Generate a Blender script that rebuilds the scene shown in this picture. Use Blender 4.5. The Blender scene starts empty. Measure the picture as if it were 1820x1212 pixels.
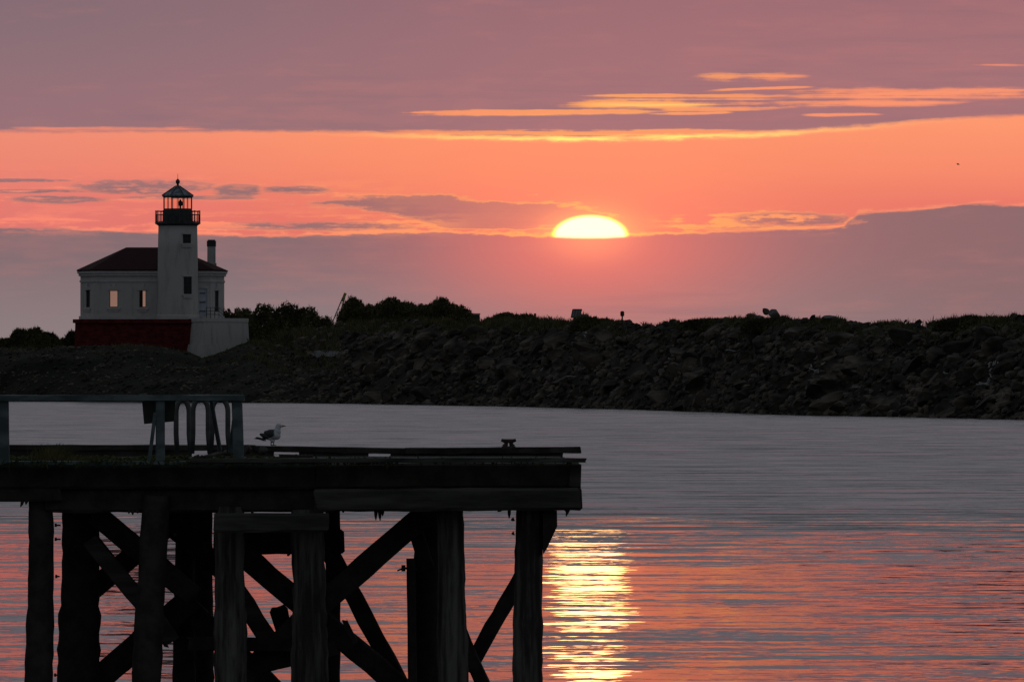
import bpy, bmesh, math, random
from mathutils import Vector, Matrix, noise
random.seed(11)
S = bpy.context.scene
C = S.collection

# ------------------------------------------------------------------ camera
F = 14070.0          # focal length in photo pixels (a 280 mm telephoto)
HZ = 662.0           # photo row of the horizon
HC = 3.5             # camera height over the water
cam = bpy.data.cameras.new('camera'); co = bpy.data.objects.new('camera', cam); C.objects.link(co)
cam.sensor_width = 36; cam.lens = F / 1820 * 36
cam.shift_y = (HZ - 606) / 1820
co.location = (0, 0, HC); co.rotation_euler = (math.pi / 2, 0, 0)
cam.clip_start = 0.5; cam.clip_end = 60000
S.camera = co
S.view_settings.view_transform = 'Standard'; S.view_settings.look = 'None'
S.view_settings.exposure = 0; S.view_settings.gamma = 1

def lin(r, g, b):
    f = lambda c: c / 12.92 if c <= .04045 else ((c + .055) / 1.055) ** 2.4
    return (f(r / 255), f(g / 255), f(b / 255), 1)

# ------------------------------------------------------------------ node expression helper
class X:
    """wraps a node socket or number so that shader maths can be written as expressions"""
    nt = None
    def __init__(s, v): s.v = v
    @staticmethod
    def m(op, *a, clamp=False):
        n = X.nt.nodes.new('ShaderNodeMath'); n.operation = op; n.use_clamp = clamp
        for i, q in enumerate(a):
            q = q.v if isinstance(q, X) else q
            if isinstance(q, (int, float)): n.inputs[i].default_value = q
            else: X.nt.links.new(q, n.inputs[i])
        return X(n.outputs[0])
    def __add__(s, o): return X.m('ADD', s, o)
    __radd__ = __add__
    def __sub__(s, o): return X.m('SUBTRACT', s, o)
    def __rsub__(s, o): return X.m('SUBTRACT', o, s)
    def __mul__(s, o): return X.m('MULTIPLY', s, o)
    __rmul__ = __mul__
    def __truediv__(s, o): return X.m('DIVIDE', s, o)
    def __rtruediv__(s, o): return X.m('DIVIDE', o, s)
def link(a, b): X.nt.links.new(a, b)
def sm(x, a, b):                       # smoothstep from a (0) to b (1)
    n = X.nt.nodes.new('ShaderNodeMapRange'); n.interpolation_type = 'SMOOTHSTEP'
    link(x.v, n.inputs[0])
    if a < b:
        n.inputs[1].default_value = a; n.inputs[2].default_value = b
        return X(n.outputs[0])
    n.inputs[1].default_value = b; n.inputs[2].default_value = a
    n.inputs[3].default_value = 1; n.inputs[4].default_value = 0
    return X(n.outputs[0])
def gauss(x, c, w):
    d = (x - c) * (1 / w)
    return X.m('EXPONENT', d * d * -1)
def vec(x, y, z=0.0):
    n = X.nt.nodes.new('ShaderNodeCombineXYZ')
    for i, q in enumerate((x, y, z)):
        if isinstance(q, X): link(q.v, n.inputs[i])
        else: n.inputs[i].default_value = q
    return n.outputs[0]
def nz(v, scale=1.0, detail=4, rough=.55, color=False):
    n = X.nt.nodes.new('ShaderNodeTexNoise'); link(v, n.inputs['Vector'])
    n.inputs['Scale'].default_value = scale; n.inputs['Detail'].default_value = detail
    n.inputs['Roughness'].default_value = rough
    return n.outputs['Color'] if color else X(n.outputs['Fac']) - .5
def curve(x, pts, x0, x1, y0, y1):
    n = X.nt.nodes.new('ShaderNodeFloatCurve'); t = (x - x0) * (1 / (x1 - x0)); t.v.node.use_clamp = True
    link(t.v, n.inputs['Value']); cu = n.mapping.curves[0]
    P = [((a - x0) / (x1 - x0), (b - y0) / (y1 - y0)) for a, b in pts]
    cu.points[0].location = P[0]; cu.points[1].location = P[-1]
    for p in P[1:-1]: cu.points.new(*p)
    n.mapping.update()
    return X(n.outputs[0]) * (y1 - y0) + y0
def mix(f, a, b):                      # colours: sockets or tuples
    n = X.nt.nodes.new('ShaderNodeMix'); n.data_type = 'RGBA'
    if isinstance(f, X): link(f.v, n.inputs[0])
    else: n.inputs[0].default_value = f
    for i, q in ((6, a), (7, b)):
        if isinstance(q, tuple): n.inputs[i].default_value = q
        else: link(q, n.inputs[i])
    return n.outputs[2]
def addc(a, col, f):                   # a + col*f
    n = X.nt.nodes.new('ShaderNodeMix'); n.data_type = 'RGBA'; n.blend_type = 'ADD'; n.clamp_result = False
    link(f.v, n.inputs[0]); n.clamp_factor = False
    for i, q in ((6, a), (7, col)):
        if isinstance(q, tuple): n.inputs[i].default_value = q
        else: link(q, n.inputs[i])
    return n.outputs[2]
def ramp(x, pts, x0, x1):
    n = X.nt.nodes.new('ShaderNodeValToRGB'); t = (x - x0) * (1 / (x1 - x0)); link(t.v, n.inputs[0])
    e = n.color_ramp.elements
    for k, (p, c) in enumerate(pts):
        q = e[k] if k < 2 else e.new((p - x0) / (x1 - x0))
        if k < 2: q.position = (p - x0) / (x1 - x0)
        q.color = c
    return n.outputs[0]

# ------------------------------------------------------------------ world: sunset sky
SUN_AZ = math.atan((1050 - 910) / F); SUN_EL = math.atan((HZ - 404) / F)
w = bpy.data.worlds.new('World'); S.world = w; w.use_nodes = True
nt = w.node_tree; nt.nodes.clear(); X.nt = nt
out = nt.nodes.new('ShaderNodeOutputWorld'); bg = nt.nodes.new('ShaderNodeBackground')
link(bg.outputs[0], out.inputs[0])
tc = nt.nodes.new('ShaderNodeTexCoord'); sp = nt.nodes.new('ShaderNodeSeparateXYZ')
link(tc.outputs['Generated'], sp.inputs[0])
dx, dy, dz = (X(o) for o in sp.outputs)
# azimuth and elevation, in units of 1/F radian, offset so they are easy to read against the photo
U = X.m('ARCTAN2', dx, dy) * F + 910
V = HZ - X.m('ARCSINE', dz) * F
w1 = nz(vec(U * (1 / 150), V * (1 / 28)), 1, 6, .6)
w2 = nz(vec(U * (1 / 420), V * (1 / 16), 7.0), 1, 6, .6)
w4 = nz(vec(U * (1 / 230), V * (1 / 5.5), 11.0), 1, 4, .6)
w3 = nz(vec(U * (1 / 45), V * (1 / 14), 3.0), 1, 5, .6)
slow = nz(vec(U * (1 / 700), V * (1 / 260), 5.0), 1, 3, .5)
near = gauss(U, 1050, 520)
nearer = gauss(U, 1080, 260)
# the clear band between the two cloud decks
clear = ramp(V + slow * 60, [(220, lin(253, 152, 112)), (420, lin(226, 112, 104)), (300, lin(246, 138, 108)), (360, lin(234, 121, 106))], 220, 420)
clear = mix(sm(U, 750, -50) * .45, clear, lin(222, 128, 122))
clear = mix(near * .35, clear, lin(255, 146, 100))
gold = mix(nearer * .6, mix(near, lin(255, 140, 114), lin(255, 156, 98)), (1.0, .43, .12, 1))
# cloud colour
cu = mix(sm(U, -50, 1300), lin(130, 110, 118), lin(164, 112, 117))
cu = mix(sm(V, -60, 235) * .55, cu, lin(166, 116, 120))
cu = mix(sm(V, 120, -120) * .5, cu, lin(140, 102, 112))
cl = mix(sm(V, 420, 610), mix(sm(U, 300, 1050), lin(132, 108, 112), lin(156, 107, 111)), lin(140, 124, 126))
cl = mix(sm(U, 700, 1050) * .35, cl, lin(160, 118, 116))
cl = mix(sm(U, 1300, 1800) * .6, cl, lin(134, 103, 106))
cl = mix(gauss(U, 1050, 260) * gauss(V, 440, 115) * .75, cl, lin(222, 112, 104))
cloud = mix(sm(V, 300, 345), cu, cl)
cloud = mix(sm(w1 + slow, -.05, .28) * .2, cloud, lin(200, 126, 118))
cloud = mix(sm(slow + w2 * .8, .02, .3) * .3, cloud, lin(128, 104, 114))
# upper deck
eU = curve(U, [(-700, 250), (0, 238), (300, 236), (600, 238), (800, 244), (1050, 247), (1270, 243), (1500, 230), (1700, 214), (1820, 209), (2500, 190)], -700, 2500, 0, 400)
dU = eU - V + w3 * 12 + w1 * 10
mU = sm(dU, -3, 7)
# openings in the upper deck (orange streaks)
def strip_(cx, cy, a, b, amp=1.0, tilt=0.0):
    x = (U - cx) * (1 / a); y = (V + (U - cx) * tilt - cy + w1 * 6) * (1 / b)
    return X.m('EXPONENT', (x * x * x * x + y * y) * -1) * amp
ST = [strip_(*q) for q in ((930, 201, 240, 5.5, 1.0, .006), (1160, 187, 105, 4.5, 1.1, .004), (1230, 171, 200, 4, .8, .004), (1225, 202, 75, 2.6, .9, .02), (1240, 184, 250, 10, .75, .01),
      (1640, 168, 240, 12, 1.0, .01), (1345, 159, 95, 2.4, .95, .03), (1330, 138, 110, 9, .62), (1500, 205, 70, 3.2, .9, .01), (1560, 185, 170, 7, .85, .015), (1790, 118, 70, 3, .5), (1100, 236, 480, 6, .8), (200, 230, 190, 5, .75), (1300, 193, 130, 5, .8, .02))]
open_ = ST[0]
for q in ST[1:]: open_ = X.m('MAXIMUM', open_, q)
open_ = sm(open_ * (1 + w2 * 2.6 + w1 * 1.2 + w3 * 1.2 + w4 * 2.4), .22, 1.0)
mU = mU * (1 - open_ * .92)
# lower deck
eL = curve(U, [(-700, 400), (0, 404), (200, 408), (450, 418), (560, 416), (800, 412), (1000, 419), (1200, 413), (1400, 406), (1490, 402), (1530, 377), (1600, 373), (1680, 367), (1750, 362), (1820, 366), (2500, 360)], -700, 2500, 300, 500)
dL = V - eL + w3 * 16 + w1 * 10
mL = sm(dL, -3.5, 5)
# scattered clouds in between
def ell(cx, cy, a, b):
    x = (U - cx) * (1 / a); y = (V - cy) * (1 / b)
    return 1 - x * x - y * y
es = [ell(*q) for q in ((255, 334, 125, 15), (425, 339, 50, 11), (520, 338, 70, 8), (110, 355, 90, 8), (560, 402, 175, 9), (30, 322, 90, 4), (60, 341, 110, 4), (330, 352, 120, 4), (1410, 391, 125, 13), (1300, 403, 90, 5))]
e = es[0]
for q in es[1:]: e = X.m('MAXIMUM', e, q)
tT = curve(U, [(-700, 400), (540, 366), (560, 359), (700, 350), (850, 357), (960, 361), (1060, 372), (1130, 392), (2500, 400)], -700, 2500, 300, 500)
tB = curve(U, [(-700, 300), (540, 361), (600, 366), (690, 382), (760, 396), (830, 406), (980, 410), (1080, 390), (1120, 380), (2500, 300)], -700, 2500, 300, 500)
lens_ = X.m('MINIMUM', V - tT, tB - V) * .12
e = X.m('MAXIMUM', e, lens_) + w1 * 4 + w2 * 3.5 + w3 * 3 + .22
mS = sm(e, -.35, .7) * .95
wisp = 1.6 * gauss(V, 393, 14) * sm(U, 1130, 1250) * sm(U, 1540, 1470) + gauss(V, 396, 17) * sm(U, 860, 700) * .9 + gauss(V, 338, 30) * sm(U, 520, 250) * .8 + gauss(V, 338, 18) * sm(U, 800, 600) * sm(U, 380, 500) * .5
wsp = sm(w3 * 1.5 + w2 * 2.2 + w1 * 1.2, -.12, .3) * wisp
mc = X.m('MAXIMUM', X.m('MAXIMUM', mU, mL), mS)
col = mix(mc, clear, cloud)
rimf = lambda m: m * (1 - m) * 4
rim = rimf(mU) * (.2 + near * .6) + rimf(mL) * (.85 + near * .15) + rimf(mS) * (.55 + nearer * .3) + wsp * 1.0
rim = X.m('MULTIPLY', rim, sm(w2 * 1.5 + w1 + w3 * .6 + near * .3, -.4, .35), clamp=True)
col = mix(rim, col, gold)
line = gauss(dU, 0, 3.8) * gauss(U, 1120, 330) * sm(w2 + w1, -.4, .1) * 1.5
col = addc(col, (.45, .42, .05, 1), line)
edge2 = X.m('MULTIPLY', gauss(dL, -1.0, 2.8) * sm(w2 * 1.5 + w3, -.25, .15), .9 - mS * .5)
col = mix(edge2, col, gold)
col = addc(col, (.25, .30, .02, 1), strip_(1160, 187, 100, 3.4, 1, .004) * sm(w4 + w2, -.3, .1))
# aureole and the disc, cut off by the lower deck
rx = (U - 1049) * (1 / 66); ry = (V - 419) * (1 / 36)
r2 = rx * rx + ry * ry
cut = sm(V + w3 * 2 + rx * rx * 2, 426.5, 418.5)
col = addc(col, (1.2, .38, .05, 1), X.m('EXPONENT', r2 * -.8) * (.35 + cut * .65))
col = addc(col, (.20, .035, .015, 1), X.m('EXPONENT', r2 * -.06))
disc = sm(r2, 1.2, .8) * cut
col = addc(col, (3.2, 1.15, .05, 1), disc)
col = addc(col, (0, .22, .60, 1), disc * sm(r2, 1.05, .72))
# higher up and away from the sunset the sky is a dim blue grey
upz = sm(V, -40, -700)
side = sm(X.m('ABSOLUTE', U - 910), 2500, 15000)
high = mix(sm(V, -900, -9000), lin(150, 149, 154), lin(100, 112, 124))
high = mix(sm(w1 + slow, -.2, .3) * .2, high, lin(90, 92, 104))
col = mix(upz, col, high)
low_far = mix(sm(V, 640, -3000), lin(96, 88, 92), lin(92, 96, 100))
col = mix(side, col, low_far)
col = mix(sm(V, 664, 720), col, (.03, .03, .035, 1))
# physical sky for the overhead blue
sky = nt.nodes.new('ShaderNodeTexSky'); sky.sky_type = 'NISHITA'; sky.sun_disc = False
sky.sun_elevation = SUN_EL; sky.sun_rotation = SUN_AZ
upf = sm(dz, .08, .5) * .006
col = addc(col, sky.outputs[0], upf)
link(col, bg.inputs[0]); bg.inputs[1].default_value = 1.0
w.cycles.sampling_method = 'MANUAL'; w.cycles.sample_map_resolution = 2048

# ------------------------------------------------------------------ sun lamp (most of the disc is behind cloud)
sl = bpy.data.lights.new('sun', 'SUN'); sl.energy = 0.0002; sl.angle = math.radians(.5); sl.color = (1, .6, .2)
so = bpy.data.objects.new('sun', sl); C.objects.link(so)
d = Vector((math.sin(SUN_AZ) * math.cos(SUN_EL), math.cos(SUN_AZ) * math.cos(SUN_EL), math.sin(SUN_EL)))
so.rotation_euler = d.to_track_quat('Z', 'Y').to_euler(); so.location = (50, 300, 200)

# ------------------------------------------------------------------ materials
def mat(name, base, rough=.8, var=None, scale=3.0, spec=.3, stretch=(1, 1, 1), bump=0.0, detail=5, contrast=(.35, .65), metal=0):
    m = bpy.data.materials.new(name); m.use_nodes = True; X.nt = m.node_tree
    b = m.node_tree.nodes['Principled BSDF']
    b.inputs['Roughness'].default_value = rough; b.inputs['Specular IOR Level'].default_value = spec
    b.inputs['Metallic'].default_value = metal
    t = X.nt.nodes.new('ShaderNodeTexCoord'); mp = X.nt.nodes.new('ShaderNodeMapping')
    mp.inputs['Scale'].default_value = stretch; link(t.outputs['Object'], mp.inputs[0])
    n = nz(mp.outputs[0], scale, detail, .6) + .5
    if var: link(mix(sm(n, *contrast), (*base, 1), (*var, 1)), b.inputs['Base Color'])
    else: b.inputs['Base Color'].default_value = (*base, 1)
    if bump:
        bn = X.nt.nodes.new('ShaderNodeBump'); bn.inputs['Strength'].default_value = 1; bn.inputs['Distance'].default_value = bump
        link(n.v, bn.inputs['Height']); link(bn.outputs[0], b.inputs['Normal'])
    return m
M = {}
M['wood'] = mat('old_timber', (.04, .045, .04), .8, (.08, .09, .08), 5, .2, (1, 1, 1), .008)
M['wood_pile'] = mat('pile_timber', (.03, .028, .026), .85, (.14, .138, .13), 9, .2, (1, 1, .08), .01)
M['wood_dark'] = mat('dark_timber', (.03, .028, .025), .85, (.055, .052, .046), 5, .15, (1, 1, 1), .01)  # darker timber tone for many rear members and some front piles
M['wood_beam'] = mat('beam_timber', (.035, .034, .03), .85, (.08, .078, .07), 4, .2, (.25, 1, 2), .01)
M['paint_rail'] = mat('weathered_rail', (.05, .075, .078), .7, (.13, .17, .175), 6, .3, (.5, 1, 1), .004)
M['moss'] = mat('moss', (.03, .04, .015), .95, (.07, .08, .03), 9, .1)
M['alu'] = mat('dull_metal', (.16, .18, .19), .55, (.24, .26, .27), 6, .4)
M['pipe'] = mat('galvanised_pipe', (.04, .048, .05), .6, (.09, .1, .1), 6, .4)
M['rust'] = mat('rusty_iron', (.035, .028, .025), .8, (.07, .045, .035), 12, .3)
M['board'] = mat('dark_board', (.035, .045, .035), .8, (.055, .065, .05), 6, .2)
M['white'] = mat('white_masonry', (.34, .34, .33), .85, (.46, .465, .46), .7, .2, (1.6, 1.6, .35), 0, 8, (.28, .52))
M['white_trim'] = mat('white_trim', (.45, .45, .45), .8, (.52, .52, .52), 1.5, .2)
M['red_base'] = mat('red_foundation', (.06, .009, .011), .85, (.13, .018, .02), 1.2, .15, (1, 1, 2))
M['red_roof'] = mat('red_roof', (.03, .008, .009), .85, (.045, .012, .014), 1.5, .12, (1, 1, 3))
M['black_iron'] = mat('black_iron', (.022, .026, .03), .55, (.05, .055, .06), 2, .4)
M['lead'] = mat('lantern_roof', (.07, .09, .11), .5, (.22, .25, .28), 2.2, .4, (1, 1, 1), 0, 4, (.45, .6))
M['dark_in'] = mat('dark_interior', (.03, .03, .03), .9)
M['door_w'] = mat('door_paint', (.4, .46, .55), .6, (.5, .55, .6), 1)
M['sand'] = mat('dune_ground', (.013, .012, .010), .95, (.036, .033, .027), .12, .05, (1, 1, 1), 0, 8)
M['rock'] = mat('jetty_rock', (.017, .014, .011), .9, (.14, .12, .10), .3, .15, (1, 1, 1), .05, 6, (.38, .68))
M['rock_pale'] = mat('pale_rock', (.10, .09, .095), .9, (.2, .18, .18), .8, .15)
M['leaf'] = mat('scrub_leaf', (.05, .05, .026), .8, (.13, .13, .06), .3, .1, (1, 1, 1), 0, 4)
M['grass'] = mat('dune_grass', (.06, .06, .028), .85, (.13, .12, .055), .4, .1)
M['drift'] = mat('bleached_driftwood', (.25, .25, .25), .8, (.42, .42, .42), 2, .2)
M['sandpale'] = mat('pale_sand', (.12, .125, .13), .95, (.16, .16, .16), 1, .1)
M['lime'] = mat('lime_marker', (.24, .30, .03), .6, (.3, .36, .05), 3)
M['panel'] = mat('panel_grey', (.12, .11, .12), .5, (.16, .15, .16), 3)
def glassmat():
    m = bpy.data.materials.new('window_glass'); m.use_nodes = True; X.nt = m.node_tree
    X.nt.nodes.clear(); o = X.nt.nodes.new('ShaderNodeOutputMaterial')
    t = X.nt.nodes.new('ShaderNodeBsdfTransparent'); t.inputs[0].default_value = (.99, .92, .85, 1)  # warm tint put into the glass to imitate an orange glow in the panes
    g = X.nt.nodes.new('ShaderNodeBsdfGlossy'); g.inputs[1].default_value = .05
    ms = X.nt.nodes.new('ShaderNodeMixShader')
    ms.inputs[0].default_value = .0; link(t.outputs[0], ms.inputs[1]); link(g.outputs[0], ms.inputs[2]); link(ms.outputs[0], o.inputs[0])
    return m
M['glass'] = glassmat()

# ------------------------------------------------------------------ mesh helpers
class MB:
    def __init__(s): s.v = []; s.f = []
    def add(s, vs, fs):
        o = len(s.v); s.v += [tuple(v) for v in vs]; s.f += [tuple(i + o for i in f) for f in fs]; return s
    def box(s, x0, x1, y0, y1, z0, z1):
        return s.add([(x, y, z) for z in (z0, z1) for x, y in ((x0, y0), (x1, y0), (x1, y1), (x0, y1))],
                     [(0, 3, 2, 1), (4, 5, 6, 7), (0, 1, 5, 4), (1, 2, 6, 5), (2, 3, 7, 6), (3, 0, 4, 7)])
    def tube(s, pts, rads, n=12, jit=0.0, seed=0, cap=True):
        pts = [Vector(p) for p in pts]
        if not isinstance(rads, (list, tuple)): rads = [rads] * len(pts)
        vs = []; k = len(pts)
        for i, p in enumerate(pts):
            t = (pts[min(i + 1, k - 1)] - pts[max(i - 1, 0)]).normalized()
            a = t.cross(Vector((0, 1, 0)) if abs(t.y) < .9 else Vector((1, 0, 0))).normalized(); b = t.cross(a)
            for j in range(n):
                an = 2 * math.pi * j / n; q = a * math.cos(an) + b * math.sin(an)
                r = rads[i]
                if jit: r *= 1 + jit * noise.noise(Vector((math.cos(an) * 2 + seed * 7.1, math.sin(an) * 2, i * .7)))
                vs.append(p + q * r)
        fs = [(i * n + j, i * n + (j + 1) % n, (i + 1) * n + (j + 1) % n, (i + 1) * n + j) for i in range(k - 1) for j in range(n)]
        if cap: fs += [tuple(range(n - 1, -1, -1)), tuple((k - 1) * n + j for j in range(n))]
        return s.add(vs, fs)
    def timber(s, a, b, wd, hd, jit=.006, seg=None, up=(0, 1, 0), seed=None, taper=1.0):
        """rectangular baulk from a to b; wd across the view (perpendicular to 'up'), hd along 'up'; worn, slightly chamfered"""
        rnd = random.Random(seed if seed is not None else random.random())
        a = Vector(a); b = Vector(b); L = (b - a).length; t = (b - a) / L
        seg = seg or max(2, min(60, int(L / .22)))
        u = Vector(up); u = (u - t * u.dot(t)).normalized(); v = t.cross(u)
        c = min(wd, hd) * .12; W, H = wd / 2, hd / 2
        prof = [(-W + c, -H), (W - c, -H), (W, -H + c), (W, H - c), (W - c, H), (-W + c, H), (-W, H - c), (-W, -H + c)]
        sd = rnd.random() * 100; vs = []
        for i in range(seg + 1):
            q = i / seg; p = a + t * L * q; sc = 1 + (taper - 1) * q
            for k, (x, y) in enumerate(prof):
                dj = jit * 2 * noise.noise(Vector((q * L * 3 + sd, k * 3.3, sd))) + jit * rnd.uniform(-.3, .3)
                de = rnd.uniform(-1, 1) * jit * 2.5 if i in (0, seg) else 0
                r = 1 + dj / max(W, H)
                vs.append(p + v * (x * r * sc) + u * (y * r * sc) + t * de)
        n = 8
        fs = [(i * n + j, i * n + (j + 1) % n, (i + 1) * n + (j + 1) % n, (i + 1) * n + j) for i in range(seg) for j in range(n)]
        fs += [tuple(range(n - 1, -1, -1)), tuple(seg * n + j for j in range(n))]
        return s.add(vs, fs)
    def lathe(s, prof, n=24, c=(0, 0), rot=0.0):
        vs = [(c[0] + r * math.cos(2 * math.pi * j / n + rot), c[1] + r * math.sin(2 * math.pi * j / n + rot), z) for r, z in prof for j in range(n)]
        k = len(prof)
        fs = [(i * n + j, i * n + (j + 1) % n, (i + 1) * n + (j + 1) % n, (i + 1) * n + j) for i in range(k - 1) for j in range(n)]
        fs += [tuple(range(n - 1, -1, -1)), tuple((k - 1) * n + j for j in range(n))]
        return s.add(vs, fs)
    def build(s, name, m, parent=None, loc=None, smooth=False):
        me = bpy.data.meshes.new(name)
        off = Vector(loc) if loc is not None else Vector((0, 0, 0))
        me.from_pydata([tuple(Vector(v) - off) for v in s.v] if loc is not None else s.v, [], s.f); me.validate()
        bm = bmesh.new(); bm.from_mesh(me); bmesh.ops.recalc_face_normals(bm, faces=bm.faces) if len(bm.faces) < 20000 else None
        bm.to_mesh(me); bm.free()
        me.materials.append(m)
        if smooth: me.shade_smooth()
        o = bpy.data.objects.new(name, me); C.objects.link(o)
        if loc is not None: o.location = loc
        if parent is not None:
            o.parent = parent
            if loc is None: o.matrix_parent_inverse = Matrix.Translation(parent.location).inverted()
        return o
def tag(o, label=None, cat=None, group=None, kind=None):
    if label: o['label'] = label
    if cat: o['category'] = cat
    if group: o['group'] = group
    if kind: o['kind'] = kind
    return o
def thing(name, label, cat, loc, group=None):
    o = bpy.data.objects.new(name, None); C.objects.link(o); o.location = loc; o.empty_display_size = .3
    return tag(o, label, cat, group)
def P(px, py, Y): return Vector(((px - 910) * Y / F, Y, HC - (py - HZ) * Y / F))
def interp(x, pts):
    if x <= pts[0][0]: return pts[0][1]
    for (a, b), (c, d_) in zip(pts, pts[1:]):
        if x <= c: return b + (d_ - b) * (x - a) / (c - a)
    return pts[-1][1]

# ------------------------------------------------------------------ water
def water():
    mb = MB(); xs = [-20000, -3000, -600, -200, 200, 600, 3000, 20000]; ys = [-3000, -200, 0, 60, 120, 250, 500, 900, 1500, 3000, 8000, 40000]
    vs = [(x, y, 0) for y in ys for x in xs]; n = len(xs)
    mb.add(vs, [(j * n + i, j * n + i + 1, (j + 1) * n + i + 1, (j + 1) * n + i) for j in range(len(ys) - 1) for i in range(n - 1)])
    m = bpy.data.materials.new('river_water'); m.use_nodes = True; X.nt = m.node_tree
    b = X.nt.nodes['Principled BSDF']
    g = X.nt.nodes.new('ShaderNodeNewGeometry'); s_ = X.nt.nodes.new('ShaderNodeSeparateXYZ'); link(g.outputs['Position'], s_.inputs[0])
    x, y = X(s_.outputs[0]), X(s_.outputs[1])
    yw = y + nz(vec(x * .02, y * .006), 1, 2) * 80
    far = sm(yw, 138, 222)                       # a breeze ruffles the outer channel; the reach by the pier lies calm
    def chan(sx, sy, off, det, rough=.6):
        return nz(vec(x * sx, y * sy, off), 1, det, rough)
    swell = chan(.05, .16, 1.0, 1)               # long low undulation
    mid = chan(.22, .55, 2.0, 2)
    chop = chan(1.0, 1.5, 3.0, 3)
    fine = chan(4.0, 6.0, 5.0, 2)
    sx_ = chan(1.2, 1.2, 9.0, 4)
    patch = sm(chan(.004, .014, 13.0, 3), -.12, .14)
    sy_ = (swell * .6 + mid * 2.0 + chop * 1.3 + fine * 1.1) * (.05 + far * (.045 + patch * .07))
    # tilt put into the normals: glitter lower near the pier, grey sky farther out
    bias = far * .062 - .0025
    st = sy_ + bias
    st = st + X.m('MAXIMUM', st, 0.0) * (2.3 - far * 1.8)                    # steep fronts, gentle backs, for more grey sky in the reflection
    st = X.m('SMOOTH_MAX', st, .0094 - 1.75 / X.m('MAXIMUM', y, 20.0) + sm(yw, 165, 240) * .026, .006)  # slope floor fitted to camera height, keeps jetty and stray sun glints out
    nn = vec(sx_ * (.32 + far * .2), st * -1, 1.0)
    nm = X.nt.nodes.new('ShaderNodeVectorMath'); nm.operation = 'NORMALIZE'; link(nn, nm.inputs[0])
    X.nt.nodes.remove(b)
    df = X.nt.nodes.new('ShaderNodeBsdfDiffuse'); df.inputs[0].default_value = (.012, .02, .026, 1)
    gl = X.nt.nodes.new('ShaderNodeBsdfGlossy'); gl.inputs['Color'].default_value = (.62, .61, .63, 1); gl.inputs['Roughness'].default_value = .012
    fr = X.nt.nodes.new('ShaderNodeFresnel'); fr.inputs[0].default_value = 1.33; ms = X.nt.nodes.new('ShaderNodeMixShader')
    link(nm.outputs[0], gl.inputs['Normal']); link(nm.outputs[0], fr.inputs['Normal'])
    link(fr.outputs[0], ms.inputs[0]); link(df.outputs[0], ms.inputs[1]); link(gl.outputs[0], ms.inputs[2])
    link(ms.outputs[0], X.nt.nodes['Material Output'].inputs[0])
    return tag(mb.build('water', m), kind='structure')
water()

# ------------------------------------------------------------------ terrain: spit and rock jetty
SHORE = [(-2500, 700), (-700, 709), (0, 713), (440, 716), (600, 717), (900, 722), (1200, 730), (1400, 737), (1820, 745), (2600, 762), (4000, 790)]
def shoreY(px): return HC * F / (interp(px, SHORE) - HZ)
CRESTY = [(-2500, 1300), (-700, 1100), (0, 1050), (440, 1030), (600, 950), (900, 868), (1200, 768), (1400, 695), (1820, 628), (2600, 525), (4000, 420)]
CREST = [(-2500, 606), (0, 610), (130, 614), (300, 612), (440, 598), (520, 588), (600, 580), (700, 574), (860, 573), (960, 570), (1040, 569), (1100, 578), (1150, 577), (1280, 573), (1380, 569), (1500, 572), (1650, 576), (1720, 567), (1820, 568), (2600, 560), (4000, 530)]
MID = [(-700, 625), (100, 624), (150, 623), (230, 617), (300, 622), (330, 629), (360, 639), (375, 636), (445, 611), (500, 622), (600, 634), (700, 640), (4000, 650)]
def ground(px, t):
    """t 0 shoreline .. 1 crest .. 2 back shore -> world point"""
    ys = shoreY(px); yc = interp(px, CRESTY)
    zc = P(px, interp(px, CREST), yc).z
    if t <= 1:
        Y = ys + (yc - ys) * t
        left = max(0., min(1., (640 - px) / 180))
        zr = zc * (1 - (1 - t) ** 1.25)
        ym = 984.; tm = (ym - ys) / (yc - ys) if yc > ym + 5 else .5
        zm = P(px, interp(px, MID), ys + (yc - ys) * tm).z
        zl = zm * math.sin(min(1, t / tm) * math.pi / 2) ** .9 if t < tm else zm + (zc - zm) * (t - tm) / (1 - tm)
        z = zr * (1 - left) + zl * left
    else:
        Y = yc + (t - 1) * 110; z = zc * (1 - (t - 1) ** 2) - (t - 1) * 2
    p = Vector(((px - 910) * Y / F, Y, z))
    a = min(1, t * 6) * (1 if t < 1.3 else .5)
    p.z += a * (.5 * noise.noise(p * .12) + .35 * noise.noise(p * .4) + .15 * noise.noise(p * 1.1)) * (.45 if px < 560 and t > .5 else 1)
    if t == 0: p.z = -.6
    return p
def terrain():
    cols = list(range(-2400, -60, 45)) + [x for x in range(-60, 1900, 5)] + list(range(1900, 3900, 45))
    ts = [0] + [.012 + .988 * i / 46 for i in range(47)] + [1 + .12 * i for i in range(1, 9)] + [2.1]
    vs = [ground(px, t) for t in ts for px in cols]; n = len(cols)
    for i in range(n): vs[-n + i].z = -3
    mb = MB().add(vs, [(j * n + i, j * n + i + 1, (j + 1) * n + i + 1, (j + 1) * n + i) for j in range(len(ts) - 1) for i in range(n - 1)])
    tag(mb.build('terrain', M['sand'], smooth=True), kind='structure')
terrain()

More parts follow.
